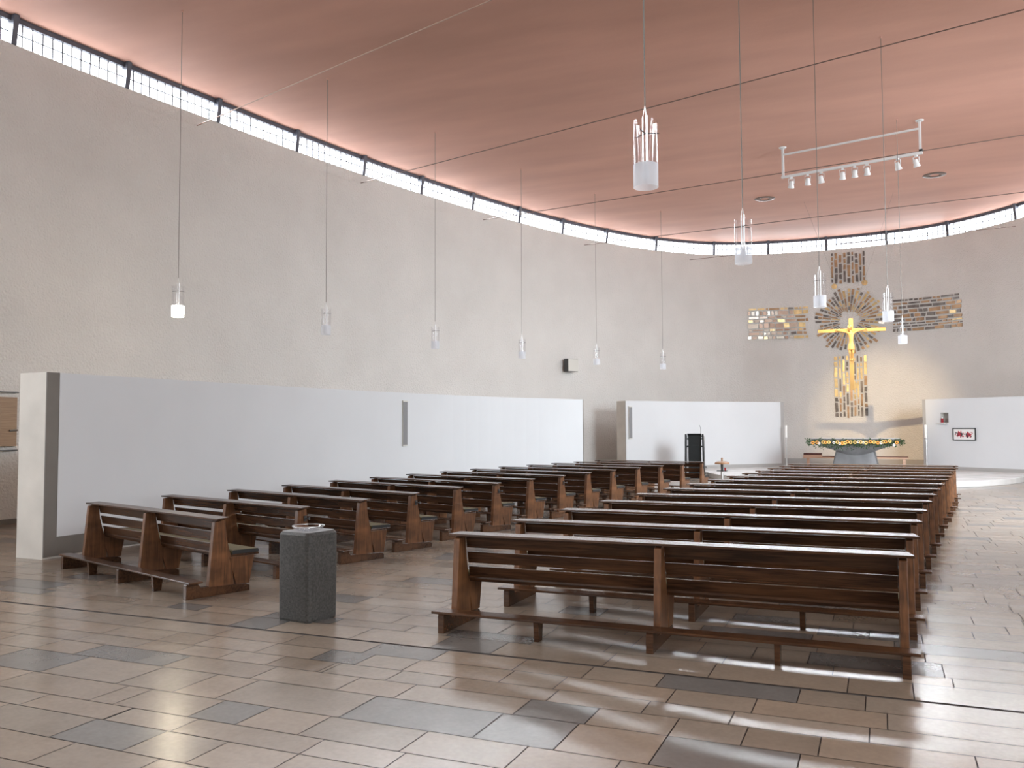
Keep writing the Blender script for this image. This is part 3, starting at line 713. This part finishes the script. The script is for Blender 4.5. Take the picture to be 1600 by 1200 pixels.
# ------------------------------------------------------------------ mosaics on the apse wall
def mosaic(name, pieces, label, ztilt=0.0):
    # pieces: list of (corner list in (x, z), material index)
    xs = [p[0] for q, m in pieces for p in q]; zs = [p[1] for q, m in pieces for p in q]
    xc = (min(xs)+max(xs))/2; w, n = wall_at_x(xc); o = Vector((w.x, w.y, min(zs)))
    mb = MB(); rnd = random.Random(11)
    for q, m in pieces:
        xm = sum(p[0] for p in q)/len(q); zm = sum(p[1] for p in q)/len(q)
        wp, nn = wall_at_x(xm); t = Vector((nn.y, -nn.x)); tx, tz = rnd.uniform(-.05,.05), rnd.uniform(-.05,.05)+ztilt
        vs = []
        for dep in (-.01, .035):
            for p in q:
                dx = (p[0]-xm)/max(.3, abs(t.x)); dz = p[1]-zm
                e = dep+(dx*tx+dz*tz if dep > 0 else 0)
                v = wp+t*dx-nn*e; vs.append((v.x-o.x, v.y-o.y, p[1]-o.z))
        k = len(q); mb.add(vs, [tuple(range(k, 2*k)), tuple(range(k))[::-1]]+[(i,(i+1)%k,k+(i+1)%k,k+i)[::-1] for i in range(k)], m)
    ob = mb.build(name, [M['bronze'], M['dark_mosaic'], M['gold_mosaic'], M['glint_mosaic']], None, loc=o)
    tag(ob, label, 'wall mosaic', 'glass mosaic cross on the apse wall')
def quad(x0, x1, z0, z1, r):
    j = lambda s: r.uniform(-s, s)
    a = min(x1-x0, z1-z0)*.12
    return [(x0+j(a),z0+j(a)),(x1+j(a),z0+j(a)),(x1+j(a),z1+j(a)),(x0+j(a),z1+j(a))]
def disc(x, z, r): return [(x+r*math.cos(2*PI*i/14), z+r*math.sin(2*PI*i/14)) for i in range(14)]
def columns(x0, x1, z0, z1, n, r, pick):
    out = []; ws = [r.choice([.09,.12,.17,.2]) for _ in range(n)]; g = .07; sc = (x1-x0-g*(n-1))/sum(ws); x = x0
    for w in ws:
        w *= sc; z = z0+r.uniform(0,.1)
        while z < z1-.08:
            h = min(r.choice([.14,.2,.32,.4,.5]), z1-z)
            out.append((quad(x, x+w, z, z+h, r), pick(x, z, r))); z += h+.06
        x += w+g
    return out
def rowsf(x0, x1, z0, z1, n, r, pick):
    out = []; hs = [r.choice([.07,.10,.15,.17]) for _ in range(n)]; g = .06; sc = (z1-z0-g*(n-1))/sum(hs); z = z0
    for h in hs:
        h *= sc; x = x0+r.uniform(0,.06)
        while x < x1-.06:
            w = min(r.choice([.1,.14,.2,.3,.42]), x1-x)
            out.append((quad(x, x+w, z, z+h, r), pick(x, z, r))); x += w+.05
        z += h+g
    return out
r = random.Random(21)
P = columns(-1.76,-.42, 7.95, 9.30, 9, r, lambda x,z,r: r.choice([0,0,0,1,1]))
P += [(disc(-1.66,7.86,.115), 2), (disc(-.44,7.93,.12), 2)]
mosaic('wall_mosaic', P, 'upright bronze mosaic field above the sunburst, touching the window strip')
r = random.Random(22)
mosaic('wall_mosaic', rowsf(-5.28,-2.76, 5.68, 7.05, 8, r, lambda x,z,r: (3 if r.random() < .85 else 2) if (x < -3.5 and z < 6.85) else r.choice([0,1,2,2,0])),  # paled pieces sit where the reflection shows
       'left mosaic field with gold pieces paled to show a bright reflection', 0.0)
r = random.Random(23)
mosaic('wall_mosaic', rowsf(.60, 3.12, 5.75, 7.08, 9, r, lambda x,z,r: r.choice([2,3]) if (x > 2.7 and 6.0 < z < 6.7 and r.random() < .4) else r.choice([0,0,1,1,1])),
       'right mosaic field of bronze and smoky pieces in slanting rows')
r = random.Random(24)
P = columns(-1.74,-.44, 2.15, 4.82, 9, r, lambda x,z,r: r.choice([0,2,2,1]) if z > 2.9 else r.choice([0,1]))
P += [(disc(-.87,3.55,.12), 2)]
mosaic('wall_mosaic', P, 'tall upright mosaic field below the sunburst, behind the cross foot')
r = random.Random(25); P = []; CXs, CZs = -1.09, 6.33
for k in range(44):
    a = 2*PI*k/44+r.uniform(-.02,.02); d = r.uniform(.36,.5); out_ = r.uniform(1.22,1.47)
    while d < out_-.06:
        ln = min(r.choice([.14,.22,.34]), out_-d); w0 = d*.039; w1 = (d+ln)*.039
        c, s = math.cos(a), math.sin(a); c2, s2 = -s, c
        up = math.sin(a) > -.2
        P.append(([(CXs+d*c+w0*c2, CZs+d*s+w0*s2), (CXs+d*c-w0*c2, CZs+d*s-w0*s2), (CXs+(d+ln)*c-w1*c2, CZs+(d+ln)*s-w1*s2), (CXs+(d+ln)*c+w1*c2, CZs+(d+ln)*s+w1*s2)],
                  r.choice([0,0,1,2,2,3]) if up and (c > 0 or s > .6) else r.choice([0,0,1,1,2])))
        d += ln+.035
mosaic('sunburst_mosaic', P, 'round sunburst mosaic of radiating gold and bronze rays behind the cross')

# ------------------------------------------------------------------ hanging crucifix
YC = 33.0
root = empty('crucifix', (-.86, YC, 3.11)); tag(root, 'golden crucifix hanging above the altar in front of the sunburst mosaic', 'crucifix')
mb = MB(); mb.box(-.075, .075, -.04, .04, 0, 2.56); mb.build('upright_beam', M['gold'], root, bevel=.008)
mb = MB(); mb.hexa([(-1.12,-.045,2.085),(1.14,-.045,2.06),(1.14,.035,2.06),(-1.12,.035,2.085),(-1.12,-.045,2.205),(1.14,-.045,2.18),(1.14,.035,2.18),(-1.12,.035,2.205)]); mb.build('cross_beam', M['gold'], root, bevel=.008)
# figure: one skinned surface, joints laid out in 3D
def skin_obj(name, verts, edges, rad, mat_, parent, rootv=0, sub=2):
    me = bpy.data.meshes.new(name); me.from_pydata(verts, edges, []); me.materials.append(mat_)
    o = bpy.data.objects.new(name, me); COL.objects.link(o); o.parent = parent
    o.modifiers.new('skin', 'SKIN')
    me.skin_vertices.new() if not me.skin_vertices else None
    for i, rv in enumerate(rad):
        rv = rv if isinstance(rv, tuple) else (rv, rv); me.skin_vertices[0].data[i].radius = rv
    me.skin_vertices[0].data[rootv].use_root = True
    s = o.modifiers.new('sub', 'SUBSURF'); s.levels = sub; s.render_levels = sub
    for p in me.polygons: p.use_smooth = True
    return o
yb_ = -.13
V = [(.0,yb_,1.60),(.0,yb_-.02,1.78),(.0,yb_-.01,1.95),(.0,yb_,2.05),(-.03,yb_-.03,2.13),
     (-.13,yb_,2.06),(-.30,yb_+.01,2.10),(-.43,yb_+.03,2.13),(-.47,yb_+.03,2.135),
     (.13,yb_,2.06),(.30,yb_+.01,2.11),(.43,yb_+.03,2.14),(.47,yb_+.03,2.145),
     (-.06,yb_-.01,1.53),(-.05,yb_-.10,1.32),(-.03,yb_-.01,1.12),(-.02,yb_-.07,1.03),
     (.06,yb_-.01,1.53),(.06,yb_-.11,1.32),(.03,yb_-.01,1.12),(.02,yb_-.08,1.03)]
Ed = [(0,1),(1,2),(2,3),(3,4),(2,5),(5,6),(6,7),(7,8),(2,9),(9,10),(10,11),(11,12),(0,13),(13,14),(14,15),(15,16),(0,17),(17,18),(18,19),(19,20)]
Rd = [(.085,.06),(.072,.052),(.10,.065),(.04,.04),(.032,.034),.045,.030,.020,.016,.045,.030,.020,.016,.055,.042,.026,.022,.055,.042,.026,.022]
skin_obj('corpus_figure', V, Ed, Rd, M['gold'], root)
mb = MB(); mb.sphere((-.05,yb_-.05,2.22), .062, 14, 10, sz=1.3); mb.sphere((-.052,yb_-.105,2.205), .014, 8, 6); hd = mb.build('head', M['gold'], root, smooth=True)
mb = MB(); mb.sphere((-.045,yb_-.025,2.24), .074, 12, 8, sz=1.15); mb.sphere((-.09,yb_-.03,2.16), .03, 8, 6, sz=1.8); mb.build('hair', M['gold'], root, smooth=True)
mb = MB(); mb.lathe([(.001,1.64),(.10,1.64),(.118,1.56),(.13,1.42),(.001,1.42)], 16, (0, yb_-.03, 0)); mb.build('loincloth', M['gold'], root, smooth=True)
for s in (-1, 1):   # fingers curling off each palm
    hv, he, hr = [], [], []
    for f in range(5):
        b0 = len(hv); dz = -.02+.011*f
        hv += [(s*.465, yb_+.02, 2.137+dz*.5), (s*.50, yb_+.005, 2.137+dz), (s*(.535-.004*abs(f-2)), yb_-.01, 2.135+dz*1.1)] if f else [(s*.462, yb_+.02, 2.14),(s*.475, yb_-.01, 2.17),(s*.485, yb_-.02, 2.185)]
        he += [(b0,b0+1),(b0+1,b0+2)]; hr += [.007,.006,.005]
    for b0 in range(0, len(hv), 3):
        for i in range(2):
            pass
    mb = MB()
    for (i, j) in he: mb.tube(hv[i], hv[j], .006, 6)
    mb.build('fingers', M['gold'], root, smooth=True)
mb = MB()
for s in (-1, 1): mb.tube((s*.03,0,2.56), (s*1.5,0,CEIL-3.11), .003, 6)
mb.build('hanging_wires', M['cable'], root)

# ------------------------------------------------------------------ altar, garland, bench
AX, AY = -.835, 33.9
root = empty('altar', (AX, AY, .17)); tag(root, 'grey stone altar with a wide flared top on a narrow tapering base', 'altar')
mb = MB()
def ring(hw, hd, z, sag=0.0, n=32, pw=6.0):
    P = []
    for i in range(n):
        t = 2*PI*i/n; c, s = math.cos(t), math.sin(t)
        k = (abs(c)**pw+abs(s)**pw)**(-1/pw); x = hw*k*c; y = hd*k*s
        P.append((x, y, z-sag*(1-(x/hw)**2)))
    return P
levels = [ring(.66,.50,.76,.16,pw=4), ring(.95,.62,.85,.12,pw=4), ring(1.45,.80,1.01,.04,pw=5), ring(1.50,.82,1.06,0,pw=8), ring(1.50,.82,1.20,0,pw=8)]
for k in range(len(levels)-1):
    n_ = 32; mb.add(levels[k]+levels[k+1], [(i,(i+1)%n_,n_+(i+1)%n_,n_+i) for i in range(n_)])
mb.add(levels[-1], [tuple(range(32))]); mb.add(levels[0], [tuple(range(32))[::-1]])
mb.build('altar_top', M['altar'], root, smooth=True)
mb = MB(); lv = [ring(.86,.60,0,0,pw=10), ring(.74,.52,.40,0,pw=10), ring(.655,.47,.80,.14,pw=8)]
for k in range(2): mb.add(lv[k]+lv[k+1], [(i,(i+1)%32,32+(i+1)%32,32+i) for i in range(32)])
mb.add(lv[2], [tuple(range(32))]); mb.build('altar_base', M['altar'], root, smooth=True)
mb = MB(); mb.box(-1.47, 1.47, -.79, .79, 1.201, 1.207); mb.build('altar_cloth', M['cloth'], root)
root = empty('flower_garland', (AX, AY-.86, 1.17)); tag(root, 'garland of orange, yellow and white flowers with green leaves along the altar edge', 'flowers')
mb = MB(); r = random.Random(8)
for k in range(900):
    x = r.uniform(-1.62, 1.60); ed = min(1, (1.66-abs(x))/.6); z = r.uniform(.02-.20*ed*r.random(), .17); a = r.uniform(0, 2*PI); L = r.uniform(.05,.13)
    d = Vector((math.cos(a), r.uniform(-.5,.1), math.sin(a)*.9-.25)).normalized()*L; p = Vector((x, r.uniform(-.08,.02), z)); w = d.cross(Vector((0,1,0))).normalized()*L*.13
    mid = p+d*.5; bow = Vector((0,-.012,0))
    mb.add([p, mid+w+bow, p+d, mid-w+bow], [(0,1,2,3)])
mb.build('foliage', M['leaf'], root)
mb = MB()
for k in range(70):
    x = r.uniform(-1.5,1.5); mb.sphere((x, r.uniform(-.09,-.03), r.uniform(-.02,.15)), .02, 6, 4)
mb.build('dark_buds', M['flower_eye'], root)
def flower(pm, s):
    mb = MB()
    for k in range(12):
        a = 2*PI*k/12; c, q = math.cos(a), math.sin(a); t = Vector((-q,0,c))*.018; d = Vector((c,0,q))
        mb.add([d*.012+t*.4, d*.045+t+Vector((0,-.008,0)), d*.062+Vector((0,-.004,0)), d*.045-t+Vector((0,-.008,0)), d*.012-t*.4], [(0,1,2,3,4)], 0)
    mb.lathe([(.001,-.012),(.018,-.010),(.022,0)], 10, m=1)
    vs = [(v[0]*s, v[1]*s, v[2]*s) for v in mb.v[:60]]+[(v[0]*s, v[2]*s-.004, v[1]*s) for v in mb.v[60:]]; mb.v = vs
    return mb
FX = [(265,245,0),(320,240,0),(345,252,2),(400,238,1),(430,240,0),(475,238,1),(540,243,2),(585,238,1),(615,255,2),(650,250,0),(685,246,1),(715,232,0),(755,238,1),(812,238,1),(855,232,2),(885,236,1),(915,240,2),(950,244,1),(1005,232,0),(1052,236,1),(1100,244,0),(1140,246,2),(1165,234,1),(1195,232,0),(1250,222,1),(1300,272,2),(1335,240,0)]
protos = {}
for (X, Y, c) in FX:
    if c not in protos:
        f = flower(None, 1.08 if c < 2 else .85).build('flower_head', [M[['petal_orange','petal_yellow','petal_white'][c]], M['flower_eye']], root); protos[c] = f
    else:
        f = protos[c].copy(); COL.objects.link(f); f.parent = root
    f.location = (-1.50+(X-225)/8.42*.02167*1.005, -.115, .07-(Y-240)/8.42*.0235)
# bench
BY = 37.0
root = empty('sanctuary_bench', (-.95, BY, .17)); tag(root, 'long low pale wooden bench with maroon pads behind the altar', 'bench')
mb = MB(); mb.box(-1.93, 1.96, -.2, .2, .36, .42); mb.build('seat_board', M['light_wood'], root, bevel=.005)
mb = MB(); mb.box(-1.93, -1.22, -.19, .19, .42, .50, 0); mb.build('raised_box', M['light_wood'], root, bevel=.004)
mb = MB(); mb.box(-1.92, -1.23, -.18, .18, .501, .56); mb.build('seat_pad', M['red_pad'], root, bevel=.01)
mb = MB(); mb.box(-1.2, 1.94, -.18, .18, .421, .445); mb.build('seat_pad', M['red_pad'], root, bevel=.005)
for x in (-1.75, 0, 1.8):
    mb = MB(); mb.box(x-.05, x+.05, -.16, .16, 0, .36); mb.build('leg', M['light_wood'], root)

# candlesticks at both partition ends
def candlestick(x, y, lab):
    root = empty('floor_candlestick', (x, y, .17)); tag(root, lab, 'candlestick', 'tall candlesticks beside the altar opening')
    mb = MB(); mb.lathe([(.001,0),(.13,0),(.13,.02),(.04,.035),(.028,.05),(.028,1.16),(.06,1.18),(.06,1.20),(.001,1.20)], 20); mb.build('stand', M['chrome'], root, smooth=True)
    mb = MB(); mb.lathe([(.001,1.2),(.045,1.2),(.045,1.68),(.001,1.69)], 16); mb.build('candle', M['candle'], root, smooth=True)
candlestick(-3.50, 36.55, 'tall steel candlestick with white candle at the left side of the altar opening')
candlestick(1.60, 36.10, 'tall steel candlestick with white candle at the right side of the altar opening')

# ------------------------------------------------------------------ lectern
root = empty('lectern', (-6.23, 31.6, 0), .10); tag(root, 'tall black lectern with a slim microphone in front of the left partition', 'lectern')
for s in (-1, 1):
    mb = MB(); mb.hexa([(s*.325-.03,-.22,0),(s*.325+.03,-.22,0),(s*.325+.03,.22,0),(s*.325-.03,.22,0),(s*.305-.03,-.16,1.56),(s*.305+.03,-.16,1.56),(s*.305+.03,.16,1.46),(s*.305-.03,.16,1.46)]); mb.build('side_panel', M['black'], root, bevel=.004)
mb = MB(); mb.box(-.235, .235, -.03, .03, .10, 1.53); mb.build('front_panel', M['black'], root, bevel=.004)
mb = MB(); mb.box(-.29, .29, -.04, -.028, 1.08, 1.13); mb.box(-.29, .29, -.02, .02, 1.36, 1.40); mb.box(-.3,.3,-.1,.1,.04,.10); mb.build('cross_bar', M['black'], root)
mb = MB(); mb.hexa([(-.25,-.14,1.545),(.25,-.14,1.545),(.25,.20,1.44),(-.25,.20,1.44),(-.25,-.14,1.575),(.25,-.14,1.575),(.25,.20,1.47),(-.25,.20,1.47)]); mb.build('reading_desk', M['black'], root, bevel=.004)
mb = MB(); pp = [(.22,0,1.55),(.225,0,1.70),(.215,0,1.80),(.185,0,1.86)]
for a, b in zip(pp, pp[1:]): mb.tube(a, b, .006, 6)
mb.tube((.19,0,1.855),(.165,0,1.87), .010, 8); mb.build('microphone', M['steel_dark'], root)

# turned wooden stand before the platform
root = empty('wooden_bowl_stand', (-4.86, 29.2, 0)); tag(root, 'small pedestal stand with a curved wooden disc top before the platform', 'stand')
mb = MB(); mb.tube((0,0,.02),(0,0,.34), .045, 14); mb.lathe([(.001,0),(.11,0),(.11,.02),(.001,.02)], 20); mb.build('steel_column', M['chrome'], root, smooth=True)
mb = MB(); mb.box(-.16, .16, -.11, .11, .34, .365); mb.build('lower_shelf', M['steel_dark'], root)
mb = MB(); mb.tube((0,0,.365),(0,0,.60), .04, 14); mb.build('post', M['black'], root, smooth=True)
mb = MB(); mb.lathe([(.05,.60),(.23,.575),(.245,.585),(.225,.635),(.14,.668),(.001,.675)], 28); mb.build('disc_top', M['ring_wood'], root, smooth=True)
mb = MB(); mb.lathe([(.001,.67),(.03,.67),(.028,.74),(.036,.76),(.02,.785),(.001,.79)], 14); mb.build('finial', M['ring_wood'], root, smooth=True)
root = empty('candle_glass', (-4.75, 29.13, .366)); tag(root, 'small red candle glass on the lower shelf of the pedestal stand', 'candle')
mb = MB(); mb.lathe([(.001,0),(.026,0),(.030,.10),(.001,.10)], 14); mb.build('glass', M['red_glass'], root, smooth=True)

# ------------------------------------------------------------------ wall fittings
t = Vector((-10.25+12.20, 34.10-29.35)).normalized(); a3 = math.atan2(t.y, t.x)
root = empty('wall_speaker', (-11.16, 31.93, 4.0), a3-.0); tag(root, 'small square light grey speaker box mounted high on the wall', 'speaker')
mb = MB(); mb.box(-.30, .30, -.19, .02, .0, .50); mb.build('cabinet', M['steel_dark'], root, bevel=.01)
mb = MB(); mb.box(-.29, .29, -.215, -.19, .01, .49); mb.build('front_grille', M['light_grey'], root, bevel=.01)
mb = MB(); mb.box(-.05, .05, .02, .30, .2, .3); mb.build('bracket', M['steel_dark'], root)
def column_speaker(x, y, a, z0, z1, w, lab):
    root = empty('column_speaker', (x, y, z0), a); tag(root, lab, 'speaker', 'slim column speakers on the partitions')
    mb = MB(); mb.box(-w/2, w/2, -.03, .0, 0, z1-z0); mb.build('housing', M['light_grey'], root)
    mb = MB(); mb.box(-w/2+.01, w/2-.01, -.036, -.03, .03, z1-z0-.03); mb.build('grille', M['mid_grey'], root)
column_speaker(-10.20, 17.50, math.atan2(19.9-17.2, -9.78+10.24), 1.41, 2.47, .17, 'slim vertical grey column speaker on the long left partition')
column_speaker(-8.73, 31.93, math.atan2(33.05-31.78, -7.75+8.87), 1.37, 2.61, .15, 'slim vertical grey column speaker on the partition behind the lectern')
# wooden relief in the passage at the far left
root = empty('wall_relief', (-15.60, 11.05, 1.515), PI/2); tag(root, 'brown wooden wall relief half hidden behind the left partition end', 'wall relief')
mb = MB(); mb.box(-1.3, .66, -.06, .02, 0, .95); mb.build('backboard', M['relief'], root)
mb = MB(); mb.box(-1.1, .30, -.09, -.06, .12, .80); mb.build('raised_panel', M['relief'], root, bevel=.02)
mb = MB(); mb.tube((.5,-.075,.30),(.66,-.075,.31), .02, 8); mb.build('latch', M['strip'], root)
for z in (1.04, -.09):
    mb = MB(); mb.box(-1.4, .70, -.05, .0, z, z+.02); mb.build('wall_rail', M['steel_dark'], root)
